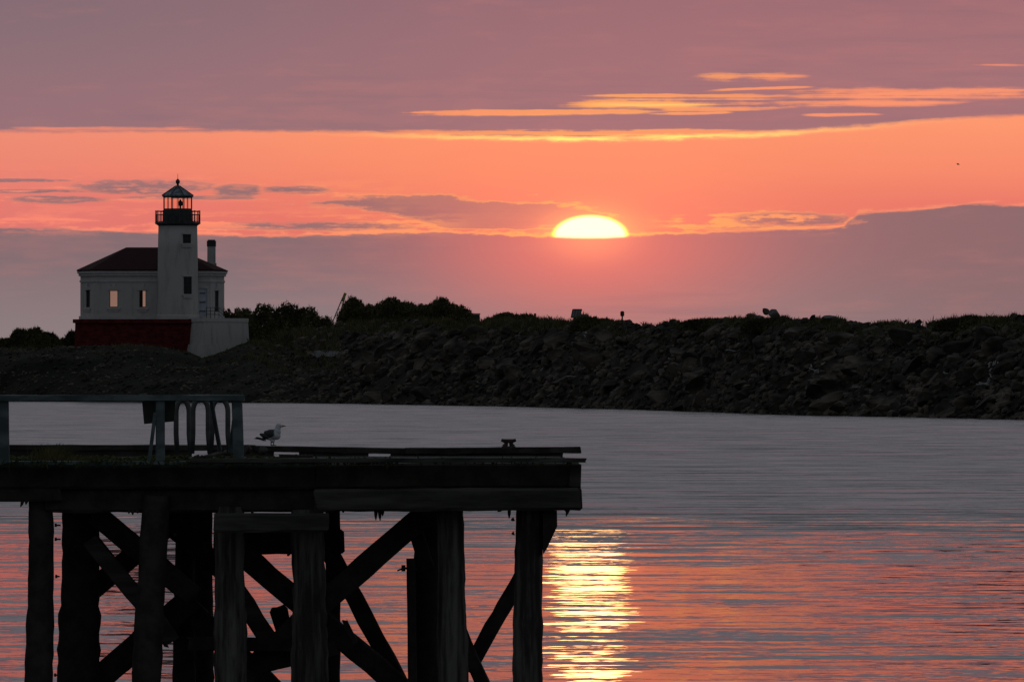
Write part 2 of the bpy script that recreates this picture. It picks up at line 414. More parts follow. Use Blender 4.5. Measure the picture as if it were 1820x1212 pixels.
def rock_shape(seed, sub=1, flat=.7):
    bm = bmesh.new(); bmesh.ops.create_icosphere(bm, subdivisions=sub + 1, radius=1)
    rnd = random.Random(seed); planes = [(Vector((rnd.gauss(0, 1), rnd.gauss(0, 1), rnd.gauss(0, 1))).normalized(), rnd.uniform(.42, .8)) for _ in range(11)]
    for v in bm.verts:
        c = v.co
        for nrm, dd in planes:
            k = c.dot(nrm)
            if k > dd: c -= nrm * (k - dd)
        c *= 1 + .1 * noise.noise(c * 2 + Vector((seed, 0, 0)))
        c.z *= flat
    vs = [v.co.copy() for v in bm.verts]; fs = [tuple(v.index for v in f.verts) for f in bm.faces]; bm.free()
    return vs, fs
ROCKS = [rock_shape(i, 1, random.uniform(.55, .85)) for i in range(8)]
def rotm(r): return Matrix.Rotation(r.uniform(0, 6.28), 3, 'Z') @ Matrix.Rotation(r.uniform(-.5, .5), 3, 'X') @ Matrix.Rotation(r.uniform(-.4, .4), 3, 'Y')

def riprap():
    r = random.Random(5); mb = MB(); low = [rock_shape(40 + i, 0, .7) for i in range(8)]
    for k in range(6500):
        px = r.uniform(430, 2100) if r.random() < .93 else r.uniform(2100, 3800)
        t = r.uniform(0.005, 1.03)
        if px < 700:
            lim = (px - 430) / 270
            if r.random() > lim: continue
        p = ground(px, t); s = r.uniform(.28, .75) * (p.y / 750) ** .5
        if t > .8: s *= .7
        R = rotm(r); vs, fs = low[k % 8]
        mb.add([R @ v * s + p for v in vs], fs)
    for k in range(900):          # ragged waterline stones
        px = r.uniform(450, 2000); p = ground(px, .004 + r.uniform(0, .012)); p.z = r.uniform(-.25, .12); p.y -= r.uniform(0, 1.6)
        s = r.uniform(.25, .7); R = rotm(r); vs, fs = low[k % 8]; mb.add([R @ v * s + p for v in vs], fs)
    # stony foot of the spit
    for k in range(2600):
        px = r.uniform(-300, 640); t = abs(r.gauss(0, .26)) + .005
        p = ground(px, min(t, 1)); s = r.uniform(.15, .4); R = rotm(r); vs, fs = low[k % 8]
        mb.add([R @ v * s + p for v in vs], fs)
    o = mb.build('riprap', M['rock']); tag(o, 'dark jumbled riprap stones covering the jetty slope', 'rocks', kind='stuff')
riprap()
def boulders():
    r = random.Random(9); meshes = []
    for i, (vs, fs) in enumerate(ROCKS):
        me = bpy.data.meshes.new('boulder'); me.from_pydata([tuple(v) for v in vs], [], fs); me.materials.append(M['rock']); meshes.append(me)
    n = 0
    while n < 210:
        px = r.uniform(640, 1830); t = r.uniform(.02, .8)
        p = ground(px, t); s = r.uniform(.7, 1.7) ** 1.1 * (p.y / 750) ** .5
        o = bpy.data.objects.new('boulder', meshes[n % 8]); C.objects.link(o)
        o.location = p + Vector((0, 0, s * .1)); o.scale = (s * r.uniform(.9, 1.5), s, s * r.uniform(.7, 1)); o.rotation_euler = (r.uniform(-.4, .4), r.uniform(-.4, .4), r.uniform(0, 6.3))
        tag(o, 'large dark angular boulder among the riprap on the jetty slope', 'boulder', 'large boulders on the jetty slope'); n += 1
    # the ones that stand on the crest
    for px, py, wpx, hpx, m, lab in ((1363, 554, 15, 17, M['rock'], 'dark upright round boulder on the jetty crest beside a paler one'),
                                (1377, 556, 21, 17, M['rock_pale'], 'pale grey rounded boulder leaning against a dark one on the jetty crest'),
                                (1350, 563, 18, 9, M['rock_pale'], 'low flat stone left of the boulder pair on the jetty crest'),
                                (1473, 565, 34, 13, M['rock_pale'], 'pale wedge shaped slab lying alone on the jetty crest'),
                                (1802, 564, 18, 13, M['rock'], 'dark boulder on the crest near the right end of the jetty')):
        Y = interp(px, CRESTY) - 3; p = P(px, py, Y); q = Y / F
        vs, fs = rock_shape(px, 1, 1.0)
        if px == 1473: vs = [Vector((v.x, v.y, v.z * (.45 + .55 * (v.x + 1) / 2))) for v in vs]
        mb = MB().add([Vector((v.x * wpx / 2 * q * 1.15, v.y * wpx / 2 * q, v.z * hpx / 2 * q * 1.25)) + p for v in vs], fs)
        tag(mb.build('boulder', m, loc=p), lab, 'boulder')
boulders()

# ------------------------------------------------------------------ shrubs and grass
def bush(name, label, cat, lobes, Y, n, seed, leaf=.3, group=None, mt='leaf', depth=.8):
    """lobes: (px, top py, half width px, base py)"""
    r = random.Random(seed); mb = MB(); q = Y / F
    tot = sum(l[2] * (l[3] - l[1]) for l in lobes)
    for (px, top, hw, base) in lobes:
        k = int(2.2 * n * hw * (base - top) / tot); H = (base - top) * q; W = hw * q; c = P(px, base, Y)
        for _ in range(k):
            # points biased to the outer shell of a half ellipsoid
            th = r.uniform(0, 2 * math.pi); ph = math.acos(r.uniform(0, 1)); rr = r.uniform(.35, 1) ** .4
            dv = Vector((math.sin(ph) * math.cos(th), math.sin(ph) * math.sin(th), math.cos(ph)))
            lump = 1 + .12 * noise.noise(dv * 2.3 + Vector((px * .1, seed, 0))) + .09 * noise.noise(dv * 6 + Vector((px * .1, seed, 0)))
            p = c + Vector((dv.x * W * 1.3, dv.y * W * depth, dv.z * H)) * rr * lump
            out_ = Vector((dv.x, dv.y, dv.z + .5)).normalized()
            s = leaf * r.uniform(.5, 1.2)
            if r.random() < .35:      # twig/blade pointing out
                a = (out_ + Vector((r.gauss(0, .3), r.gauss(0, .3), r.gauss(0, .3) + .25))).normalized(); b = a.cross(Vector((r.gauss(0, 1), r.gauss(0, 1), 0.1))).normalized()
                mb.add([p - b * s * .13, p + b * s * .13, p + a * s * 1.1], [(0, 1, 2)])
            else:
                a = Vector((r.gauss(0, 1), r.gauss(0, 1), r.gauss(0, 1))).normalized(); b = a.cross(Vector((r.gauss(0, 1), r.gauss(0, 1), .1))).normalized()
                mb.add([p - a * s * .5, p + b * s * .32, p + a * s * .5, p - b * s * .32], [(0, 1, 2, 3)])
    loc = P(lobes[0][0], lobes[0][3], Y)
    o = mb.build(name, M[mt], loc=loc)
    return tag(o, label, cat, group)
SH = 'shrubs along the spit and jetty crest'
bush('shrub', 'low dark shrub mound on the spit left of the lighthouse', 'shrub', [(35, 584, 18, 625), (60, 583, 24, 625), (88, 592, 18, 625), (8, 601, 16, 625)], 1015, 7000, 1, .38, SH)
bush('shrub', 'small shrub against the left end of the red foundation', 'shrub', [(128, 588, 12, 625), (112, 602, 14, 625)], 1018, 3000, 2, .38, SH)
bush('shrub', 'broad rounded thicket right of the lighthouse, sloping down to the leaning marker', 'shrub', [(400, 549, 22, 612), (432, 547, 28, 612), (470, 545, 30, 615), (512, 540, 32, 615), (545, 546, 28, 615), (575, 562, 22, 615)], 1008, 17000, 3, .4, SH)
bush('shrub', 'shrub mound just right of the leaning lime topped marker', 'shrub', [(628, 529, 24, 592), (655, 543, 22, 592)], 955, 8000, 4, .36, SH)
bush('shrub', 'rounded middle mound of the shrubs between marker and dark hut', 'shrub', [(695, 530, 30, 590), (725, 536, 26, 590)], 940, 8000, 5, .36, SH)
bush('shrub', 'domed dark shrub beside the small dark hut on the crest', 'shrub', [(785, 530, 32, 588), (752, 541, 22, 588), (818, 545, 22, 588)], 925, 8500, 6, .36, SH)
bush('shrub', 'shaggy grassy mound right of the dark hut with a short post on it', 'shrub', [(900, 556, 30, 588), (932, 558, 24, 588), (872, 565, 16, 588)], 880, 7000, 7, .32, SH, 'grass')
bush('shrub', 'low scrubby mound between tilted panel and small sign post', 'shrub', [(1045, 563, 24, 588), (1072, 566, 20, 588)], 812, 4500, 8, .3, SH)
bush('shrub', 'low green scrub on the crest left of the crest boulders', 'shrub', [(1275, 565, 34, 586), (1240, 568, 30, 586), (1320, 567, 24, 586)], 742, 5500, 9, .28, SH)
bush('shrub', 'green scrub cushion below the pair of crest boulders', 'shrub', [(1385, 562, 32, 590), (1420, 568, 26, 590), (1345, 568, 22, 590)], 702, 5500, 10, .28, SH)
bush('shrub', 'low green scrub on the crest near the right end of the jetty', 'shrub', [(1725, 561, 36, 588), (1765, 563, 30, 588), (1690, 568, 26, 588)], 640, 6500, 12, .26, SH)
def crest_grass():
    r = random.Random(21); mb = MB()
    def blade(p, L, wd):
        a = Vector((r.gauss(0, .3), r.gauss(0, .3), 1)).normalized(); s = Vector((wd, r.gauss(0, wd), 0)); tip = p + a * L + Vector((r.gauss(0, .15) * L, 0, 0))
        m = p + a * L * .55
        mb.add([p - s, p + s, m + s * .7, tip, m - s * .7], [(0, 1, 2, 3, 4)])
    for _ in range(26000):
        px = r.uniform(440, 1900); t = 1 - abs(r.gauss(0, .17)) + .04
        if px < 620: t = 1 - abs(r.gauss(0, .4))
        if noise.noise(Vector((px * .02, t * 5, 3))) < -.12: continue
        blade(ground(px, max(.3, t)) - Vector((0, 0, .1)), r.uniform(.25, .75) * (1.3 if px < 1000 else .8), .035)
    for _ in range(7000):
        px = r.uniform(-100, 640); t = r.uniform(.25, 1)
        if noise.noise(Vector((px * .012, t * 6, 9))) < -.05: continue
        blade(ground(px, t) - Vector((0, 0, .1)), r.uniform(.2, .6), .05)
    for _ in range(1500):
        px = r.choice([r.gauss(1000, 25), r.gauss(900, 40), r.gauss(480, 60), r.gauss(1720, 50)])
        blade(ground(px, 1 - abs(r.gauss(0, .06))), r.uniform(.35, .8), .025)
    tag(mb.build('grass', M['grass']), 'dark dune grass and weeds growing on the spit and crest', 'grass', kind='stuff')
crest_grass()

# pale sand streak and driftwood
def drift():
    mb = MB(); n = 14; top = []; bot = []
    for i in range(n):
        px = 540 + 62 * i / (n - 1); t = .46 - .0 * i
        a = ground(px, .50 + .004 * i); b = ground(px, .50 + .004 * i - .03 - .03 * math.sin(i / (n - 1) * math.pi))
        top.append(a + Vector((0, 0, .35))); bot.append(b + Vector((0, 0, .2)))
    mb.add(top + bot, [(i, i + 1, n + i + 1, n + i) for i in range(n - 1)])
    tag(mb.build('sand', M['sandpale']), kind='structure')
    r = random.Random(4); G = 'bleached driftwood logs on the jetty rocks'
    logs = [(1510, 1545, 655, 668, 7, 'pale driftwood log on the dark rocks, upper one of the middle group'), (1438, 1470, 655, 668, 4, 'thin bleached driftwood stick slanting on the rocks left of centre right'),
            (1740, 1775, 679, 689, 4, 'bleached stick lying across another below the pale snag'), (1735, 1772, 684, 678, 4, 'bleached stick crossing another below the pale snag'), (1677, 1692, 662, 667, 4, 'short pale stick on rocks left of the pale snag'),
            (1515, 1538, 687, 690, 3, 'short bleached stick low on the slope, right of centre'), (960, 973, 660, 648, 3, 'small pale stick standing slanted on the rocks'), (1118, 1142, 676, 678, 4, 'pale flat driftwood piece low on the rocks near the middle'),
            (1008, 1035, 668, 671, 3, 'long thin driftwood stick low on rocks below the tilted panel'), (848, 858, 679, 682, 3, 'tiny white stick on the rocks near the waterline'), (1290, 1322, 622, 626, 3, 'faint driftwood stick on the middle slope'), (1188, 1200, 636, 645, 4, 'short thick driftwood piece on the middle slope'),
            (1112, 1118, 680, 670, 2, 'tiny upright driftwood stick beside the flat piece'), (1560, 1590, 640, 643, 3, 'dim driftwood log half way up the right slope')]
    for x0, x1, y0, y1, th, lab in logs:
        def onslope(px, py):
            best = None
            for i in range(60):
                p = ground(px, i / 60); yy = HZ - (p.z - HC) * F / p.y
                if best is None or abs(yy - py) < best[0]: best = (abs(yy - py), p)
            return best[1]
        pm = onslope((x0 + x1) / 2, (y0 + y1) / 2); Y = pm.y - 1.2
        a = P(x0, y0, Y); b = P(x1, y1, Y + .5); rr = th / 2 * Y / F * .8
        pts = [a.lerp(b, k / 5) + Vector((0, 0, r.uniform(-.05, .05))) for k in range(6)]
        mb = MB().tube(pts, [rr * .7, rr, rr * 1.05, rr * .9, rr * .7, rr * .35], 8, .2, x0)
        mb.tube([pts[3], pts[3] + Vector((rr * 2, 0, rr * 4))], [rr * .4, rr * .15], 6)
        tag(mb.build('driftwood', M['drift'], loc=a, smooth=True), lab, 'driftwood', G)
    # bleached snags with many broken roots
    for (cx, cy, ww, hh, k, lab) in ((1047, 598, 16, 12, 12, 'heap of pale bleached branches on the upper slope below the tilted panel'), (1765, 665, 18, 36, 18, 'pale bleached root snag on the rocks near the right end'), (1462, 656, 40, 16, 10, 'tangle of faint bleached branches on the rocks')):
        Y = 0
        for i in range(70):
            p = ground(cx, i / 70); yy = HZ - (p.z - HC) * F / p.y
            if yy < cy: Y = p.y - 2; break
        q = Y / F; mb = MB()
        for _ in range(k):
            a = P(cx + r.uniform(-.5, .5) * ww, cy + r.uniform(-.5, .5) * hh, Y); an = r.uniform(0, 3.14) if cx != 1765 else r.gauss(1.1, .5); L = r.uniform(3, 9) * q
            b = a + Vector((math.cos(an) * L, r.uniform(-.3, .3), math.sin(an) * L)); mb.tube([a, a.lerp(b, .5) + Vector((0, 0, .06)), b], [.06, .05, .02], 6)
        tag(mb.build('driftwood_snag', M['drift'], loc=P(cx, cy, Y)), lab, 'driftwood')
drift()

# ------------------------------------------------------------------ small things on the crest
def crest_things():
    Y = 962; q = Y / F
    t = thing('leaning_marker', 'leaning two legged marker with lime topped head among the shrubs', 'marker', P(594, 580, Y))
    MB().tube([P(590, 575, Y), P(609, 529, Y)], .07, 8).build('leg', M['alu'], t)
    MB().tube([P(598, 576, Y + .3), P(613, 529, Y + .3)], .07, 8).build('leg', M['alu'], t)
    MB().timber(P(608, 536, Y + .1), P(614, 521, Y + .1), 5 * q, .12, .003, 2).build('top_panel', M['lime'], t)
    mb = MB()
    for k in (.3, .55, .8): mb.tube([P(590 + 19 * k, 575 - 46 * k, Y), P(598 + 15 * k, 576 - 47 * k, Y + .3)], .035, 6)
    mb.build('rung', M['alu'], t)
    Y = 905; q = Y / F
    t = thing('hut', 'small dark flat roofed hut at the end of the shrub mounds', 'hut', P(846, 575, Y))
    p = P(846, 575, Y); W = 7 * q
    mb = MB()
    for i in range(6): mb.box(p.x - W, p.x + W, p.y - .5, p.y + .5, p.z + i * .18, p.z + i * .18 + .15)
    mb.box(p.x - W + .05, p.x + W - .05, p.y - .46, p.y + .46, p.z - .5, p.z + 1.05).build('wall', M['board'], t)
    MB().box(p.x - W - .05, p.x + W + .05, p.y - .6, p.y + .6, p.z + 1.07, p.z + 1.16).build('roof', M['rust'], t)
    Y = 840; q = Y / F
    t = thing('tilted_panel', 'tilted grey panel on a short post standing on the grassy crest', 'panel', P(1022, 572, Y))
    a = [P(1018, 550, Y + .5), P(1034, 550, Y + .5), P(1030, 564, Y), P(1015, 564, Y)]
    off = Vector((0, .06, -.06))
    f = [(0, 1, 2, 3), (7, 6, 5, 4), (0, 4, 5, 1), (1, 5, 6, 2), (2, 6, 7, 3), (3, 7, 4, 0)]
    MB().add(a + [v + off for v in a], f).build('panel', M['panel'], t)
    mb = MB()
    for i in range(4):
        A, B = a[i], a[(i + 1) % 4]; mb.tube([A, B], .05, 6)
    for k in (.33, .66): mb.tube([a[0].lerp(a[1], k) + Vector((0, -.01, .01)), a[3].lerp(a[2], k) + Vector((0, -.01, .01))], .03, 6)
    mb.build('frame', M['rust'], t)
    MB().tube([P(1021, 575, Y + .2), P(1022, 560, Y + .3)], .09, 8).build('post', M['wood_dark'], t)
    Y = 792; q = Y / F
    t = thing('sign_post', 'small round headed sign on a short post on the jetty crest', 'sign', P(1106, 578, Y))
    MB().tube([P(1106, 580, Y), P(1106, 562, Y)], .075, 8).build('post', M['wood_dark'], t)
    c = P(1106, 562, Y)
    MB().lathe([(.02, c.z + .52 + .0), (.14, c.z + .5), (.2, c.z + .4), (.2, c.z + .06), (.12, c.z - .02)][::-1], 12, (c.x, c.y)).build('head', M['rust'], t)
    Y = 868
    t = MB().tube([P(951, 572, Y), P(951, 557, Y)], [.11, .13], 8).build('short_post', M['wood_dark'], loc=P(951, 572, Y))
    tag(t, 'stubby dark wooden post in the grass mound left of the tilted panel', 'post')
    # distant flying bird
    c = P(1703, 293, 500); mb = MB(); q = 500 / F
    mb.tube([c + Vector((-1.8 * q, 0, 0)), c + Vector((0, 0, .02)), c + Vector((2.6 * q, 0, 0))], [.012, .03, .01], 8)
    mb.add([c + Vector((-.03, -.1, .02)), c + Vector((.08, -.1, .02)), c + Vector((-.03, -.5, .07)), c + Vector((-.12, -.5, .08))], [(0, 1, 2, 3)])
    mb.add([c + Vector((-.03, .1, .02)), c + Vector((.08, .1, .02)), c + Vector((-.03, .5, .07)), c + Vector((-.12, .5, .08))], [(0, 1, 2, 3)])
    tag(mb.build('flying_bird', M['rust'], loc=c), 'tiny dark bird flying high in the orange sky', 'bird')
crest_things()

# ------------------------------------------------------------------ lighthouse
def lighthouse():
    Y0 = 1000.; q = Y0 / F
    T = thing('lighthouse', 'white lighthouse with black lantern, red roofed octagonal house and red foundation', 'lighthouse', P(316, 625, Y0))
    X_ = lambda px: (px - 910) * q
    Z_ = lambda py: HC - (py - HZ) * q
    cx, cy = X_(316), Y0
    # tower
    prof = [(37.5 * q, Z_(600)), (37 * q, Z_(562)), (36 * q, Z_(500)), (35.2 * q, Z_(440)), (34.5 * q, Z_(400))]
    tw = MB().lathe(prof, 40, (cx, cy)).build('tower', M['white'], T, smooth=False)
    for p in tw.data.polygons: p.use_smooth = abs(p.normal.z) < .5
    MB().lathe([(38.8 * q, Z_(568)), (38.8 * q, Z_(561)), (38 * q, Z_(560)), (30 * q, Z_(560))], 40, (cx, cy)).build('tower_plinth', M['white_trim'], T)
    # tower windows on the curved front (seen right of centre)
    for (px, y0, y1) in ((334, 417, 433), (335, 492, 523)):
        ang = math.asin((px - 316) / 36.); nv = Vector((math.sin(ang), -math.cos(ang), 0)); tv = Vector((math.cos(ang), math.sin(ang), 0))
        hw = 6.5 / math.cos(ang) * q; R = 35.4 * q if y0 < 450 else 36.1 * q
        c = Vector((cx, cy, 0)) + nv * R
        def bx(mb, a, b, z0, z1, d0, d1):
            pts = [c + tv * u + nv * dd + Vector((0, 0, z)) for z in (z0, z1) for u, dd in ((a, d0), (b, d0), (b, d1), (a, d1))]
            return mb.add(pts, [(0, 3, 2, 1), (4, 5, 6, 7), (0, 1, 5, 4), (1, 2, 6, 5), (2, 3, 7, 6), (3, 0, 4, 7)])
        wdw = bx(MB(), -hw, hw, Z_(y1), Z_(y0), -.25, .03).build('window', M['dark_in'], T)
        mb = bx(MB(), -hw * 1.25, hw * 1.25, Z_(y1 + 7), Z_(y1 + 3), -.2, .14); bx(mb, -hw * 1.45, hw * 1.45, Z_(y1 + 3), Z_(y1), -.2, .2)
        mb.build('sill', M['white_trim'], wdw)
        mb = bx(MB(), -hw * 1.25, hw * 1.25, Z_(y0), Z_(y0 - 3), -.2, .08); mb.build('lintel', M['white_trim'], wdw)
        mb = bx(MB(), -.04, .04, Z_(y1), Z_(y0), -.1, .045); bx(mb, -hw, hw, Z_((y0 + y1) / 2) - .04, Z_((y0 + y1) / 2) + .04, -.1, .05); mb.build('muntin', M['black_iron'], wdw)
    # gallery
    MB().lathe([(34.4 * q, Z_(402)), (37 * q, Z_(400)), (40.5 * q, Z_(398)), (40.5 * q, Z_(395.5)), (20 * q, Z_(395.5))], 32, (cx, cy)).build('gallery', M['black_iron'], T)
    mb = MB(); R = 39.5 * q; N = 16
    ring = lambda z, r: [Vector((cx + R * math.cos(2 * math.pi * k / 48), cy + R * math.sin(2 * math.pi * k / 48), z)) for k in range(49)]
    for py, rr in ((376, .055), (381.5, .04), (394, .03)): mb.tube(ring(Z_(py), 0), rr, 6, cap=False)
    for k in range(N):
        a = 2 * math.pi * (k + .3) / N; x, y = cx + R * math.cos(a), cy + R * math.sin(a)
        mb.tube([(x, y, Z_(396)), (x, y, Z_(374.3))], .055, 6)
    for k in range(N * 6):
        a = 2 * math.pi * k / (N * 6); x, y = cx + R * math.cos(a), cy + R * math.sin(a)
        mb.tube([(x, y, Z_(396)), (x, y, Z_(381.5))], .014, 4)
    mb.build('gallery_railing', M['black_iron'], T)
    # lantern
    rl = 27.3 * q
    MB().lathe([(rl, Z_(396)), (rl, Z_(372)), (rl * .97, Z_(371))], 8, (cx, cy), math.pi / 8).build('lantern_wall', M['black_iron'], T)
    mb = MB()
    for k in range(8):
        a = 2 * math.pi * (k + .5) / 8; mb.tube([(cx + rl * .97 * math.cos(a), cy + rl * .97 * math.sin(a), Z_(371.3)), (cx + rl * .97 * math.cos(a), cy + rl * .97 * math.sin(a), Z_(348))], .055, 6)
    mb.tube([(cx + rl * .97 * math.cos(2 * math.pi * (k + .5) / 8), cy + rl * .97 * math.sin(2 * math.pi * (k + .5) / 8), Z_(350)) for k in range(9)], .14, 6, cap=False)
    for k in range(8):
        a = 2 * math.pi * k / 8; r_ = rl * .97 * math.cos(math.pi / 8); mb.tube([(cx + r_ * math.cos(a), cy + r_ * math.sin(a), Z_(371.3)), (cx + r_ * math.cos(a), cy + r_ * math.sin(a), Z_(349))], .035, 6)
    mb.build('glazing_frame', M['black_iron'], T)
    mb = MB()
    for k in range(8):
        a, b = 2 * math.pi * (k + .5) / 8, 2 * math.pi * (k + 1.5) / 8
        mb.add([(cx + rl * .95 * math.cos(t), cy + rl * .95 * math.sin(t), z) for z in (Z_(371), Z_(350)) for t in (a, b)], [(0, 1, 3, 2)])
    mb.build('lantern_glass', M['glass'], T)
    lx = cx + 4.5 * q
    MB().lathe([(.12, Z_(371)), (.12, Z_(366.5)), (.28, Z_(365.5)), (.3, Z_(359.5)), (.18, Z_(358)), (.09, Z_(355.5)), (.04, Z_(354.5))], 14, (lx, cy)).build('lamp', M['black_iron'], T)
    # roof and finial
    rf = MB().lathe([(rl, Z_(350.6)), (29.5 * q, Z_(350)), (29.8 * q, Z_(347.5)), (20 * q, Z_(341.5)), (10 * q, Z_(335)), (4 * q, Z_(331)), (2.2 * q, Z_(329.5))], 8, (cx, cy), math.pi / 8).build('lantern_roof', M['lead'], T)
    mb = MB().lathe([(2.2 * q, Z_(330)), (1.8 * q, Z_(327.5)), (3.4 * q, Z_(325.8)), (3.9 * q, Z_(323.3)), (3.3 * q, Z_(320.8)), (1.6 * q, Z_(319)), (.4 * q, Z_(317.5)), (.3 * q, Z_(309))], 16, (cx, cy))
    mb.build('finial', M['black_iron'], rf, smooth=True)
    mb = MB()
    for k in range(8):
        a = 2 * math.pi * (k + .5) / 8
        mb.tube([(cx + 29.8 * q * math.cos(a), cy + 29.8 * q * math.sin(a), Z_(347.4)), (cx + 4 * q * math.cos(a), cy + 4 * q * math.sin(a), Z_(330.8))], .06, 5)
    mb.build('roof_rib', M['black_iron'], rf)
    # house: elongated octagon with hollow rooms
    z0, z1 = Z_(568), Z_(484)
    plan = [(139, 1005.), (166, 1001.), (374, 1001.), (393, 1005.), (393, 1011.), (374, 1015.), (166, 1015.), (139, 1011.)]
    pts = [(X_(a), b) for a, b in plan]
    th = .35
    wall = MB(); wins = []
    def panel(a, b, ops):
        a = Vector((*a, 0)); b = Vector((*b, 0)); L = (b - a).length; t = (b - a) / L; nrm = Vector((t.y, -t.x, 0))  # outward
        def slab(mb, s0, s1, za, zb, d0=-th, d1=0.):
            v = [a + t * s + nrm * dd + Vector((0, 0, z)) for z in (za, zb) for s, dd in ((s0, d1), (s1, d1), (s1, d0), (s0, d0))]
            return mb.add(v, [(0, 3, 2, 1), (4, 5, 6, 7), (0, 1, 5, 4), (1, 2, 6, 5), (2, 3, 7, 6), (3, 0, 4, 7)])
        s = 0
        for (s0, s1, za, zb, kind) in sorted(ops):
            slab(wall, s, s0, z0, z1); slab(wall, s0, s1, z0, za) if za > z0 + .01 else None; slab(wall, s0, s1, zb, z1); s = s1
            if kind == 'door':
                dr = slab(MB(), s0, s1, za, zb, -.25, -.12).build('door', M['door_w'], T)
                mb = MB()
                for zz in (.18, .5, .82): slab(mb, s0, s0 + (s1 - s0) * .75, za + (zb - za) * zz - .06, za + (zb - za) * zz + .06, -.12, -.05)
                mb.build('hinge', M['black_iron'], dr)
                mb = MB(); slab(mb, s0 - .18, s0, za, zb + .2, 0, .1); slab(mb, s1, s1 + .18, za, zb + .2, 0, .1); slab(mb, s0, s1, zb, zb + .22, 0, .13); mb.build('door_frame', M['white_trim'], dr)
                continue
            w_ = (s1 - s0)
            mb = MB(); e_ = .08
            slab(mb, s0, s0 + e_, za, zb, -.2, -.1); slab(mb, s1 - e_, s1, za, zb, -.2, -.1); slab(mb, s0 + e_, s1 - e_, zb - e_, zb, -.2, -.1); slab(mb, s0 + e_, s1 - e_, za, za + e_, -.2, -.1)
            if kind == 'half': slab(mb, s0 + w_ * .42, s0 + w_ * .5, za + e_, zb - e_, -.2, -.1)
            wn = mb.build('window', M['black_iron'], T)
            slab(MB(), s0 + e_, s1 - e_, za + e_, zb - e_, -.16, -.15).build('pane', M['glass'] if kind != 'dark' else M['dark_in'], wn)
            if kind == 'half': slab(MB(), s0 + e_, s0 + w_ * .48, za + e_, zb - e_, -.3, -.22).build('shutter', M['dark_in'], wn)
            if kind != 'back':
                mb = MB(); slab(mb, s0 - .3, s1 + .3, za - .3, za, -.1, .16); slab(mb, s0 - .12, s1 + .12, za - .55, za - .3, -.1, .08); mb.build('sill', M['white_trim'], wn)
                mb = MB(); slab(mb, s0 - .32, s1 + .32, zb, zb + .16, -.1, .1); slab(mb, s0 + w_ * .5 - .55, s0 + w_ * .5 + .55, zb + .16, zb + .34, -.1, .13); slab(mb, s0 + w_ * .5 - .22, s0 + w_ * .5 + .22, zb + .34, zb + .85, -.1, .17); mb.build('lintel', M['white_trim'], wn)
        slab(wall, s, L, z0, z1)
    zz = lambda a, b: (Z_(b), Z_(a))
    def ops_for(a, b, lst, rev=False):
        res = []
        for (p0, p1, y0, y1, k) in lst:
            fa, fb = (p0 - a[0]) / (b[0] - a[0]), (p1 - a[0]) / (b[0] - a[0])
            if fa > fb: fa, fb = fb, fa
            L = math.hypot(X_(b[0]) - X_(a[0]), b[1] - a[1]); res.append((fa * L, fb * L, Z_(y1), Z_(y0), k))
        return res
    front = {0: [(150, 158, 515, 546, 'dark')], 1: [(194, 209, 516, 546, 'clear'), (247, 259, 516, 546, 'half'), (354, 368, 512, 562, 'door')],
             2: [(381, 387, 516, 554, 'dark')], 5: [(178, 203, 512, 550, 'back'), (233, 254, 512, 550, 'back')]}
    for i in range(8):
        j = (i + 1) % 8
        panel(pts[i], pts[j], ops_for(plan[i], plan[j], front.get(i, [])))
    wall.build('wall', M['white'], T)
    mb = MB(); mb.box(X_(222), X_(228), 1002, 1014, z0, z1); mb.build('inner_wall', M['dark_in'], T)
    def ring(mb, off0, off1, za, zb):
        c0 = Vector((X_(266), 1008))
        def grow(p, o): return (p[0] + (o if p[0] > c0.x else -o), p[1] + (o if p[1] > c0.y else -o))
        n = 8; A = [grow(p, off0) for p in pts]; B = [grow(p, off1) for p in pts]
        vs = [(*p, za) for p in A] + [(*p, za) for p in B] + [(*p, zb) for p in B] + [(*p, zb) for p in A]
        fs = []
        for l in range(4):
            m = (l + 1) % 4
            fs += [(l * n + k, l * n + (k + 1) % n, m * n + (k + 1) % n, m * n + k) for k in range(n)]
        mb.add(vs, fs)
    mb = MB(); ring(mb, .003, .18, Z_(567.5), Z_(561.5)); ring(mb, .004, .1, Z_(501), Z_(497.5)); ring(mb, -.2, .22, Z_(490), Z_(485.5)); ring(mb, -.2, .38, Z_(485.4), Z_(481.5))
    mb.build('cornice', M['white_trim'], T)
    # floor and ceiling
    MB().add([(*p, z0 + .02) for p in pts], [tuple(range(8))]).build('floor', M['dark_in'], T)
    # hip roof
    c0 = Vector((X_(266), 1008))
    ev = [(p[0] + (.45 if p[0] > c0.x else -.45), p[1] + (.45 if p[1] > c0.y else -.45)) for p in pts]
    vs = [(*p, Z_(481.4)) for p in ev] + [(*p, Z_(479)) for p in ev] + [(X_(219), 1008, Z_(438)), (X_(303), 1008, Z_(438))]
    fs = [tuple(range(7, -1, -1))] + [(k, (k + 1) % 8, 8 + (k + 1) % 8, 8 + k) for k in range(8)]
    fs += [(8, 9, 16), (9, 10, 17, 16), (10, 11, 17), (11, 12, 17), (12, 13, 17), (13, 14, 16, 17), (14, 15, 16), (15, 8, 16)]
    roof = MB().add(vs, fs).build('roof', M['red_roof'], T)
    ch = MB(); c = (X_(370.5), 1010.)
    ch.box(c[0] - 7.2 * q, c[0] + 7.2 * q, c[1] - .6, c[1] + .6, Z_(475), Z_(436)); ch.box(c[0] - 8.8 * q, c[0] + 8.8 * q, c[1] - .7, c[1] + .7, Z_(475), Z_(466)); chm = ch.build('chimney', M['white'], roof)
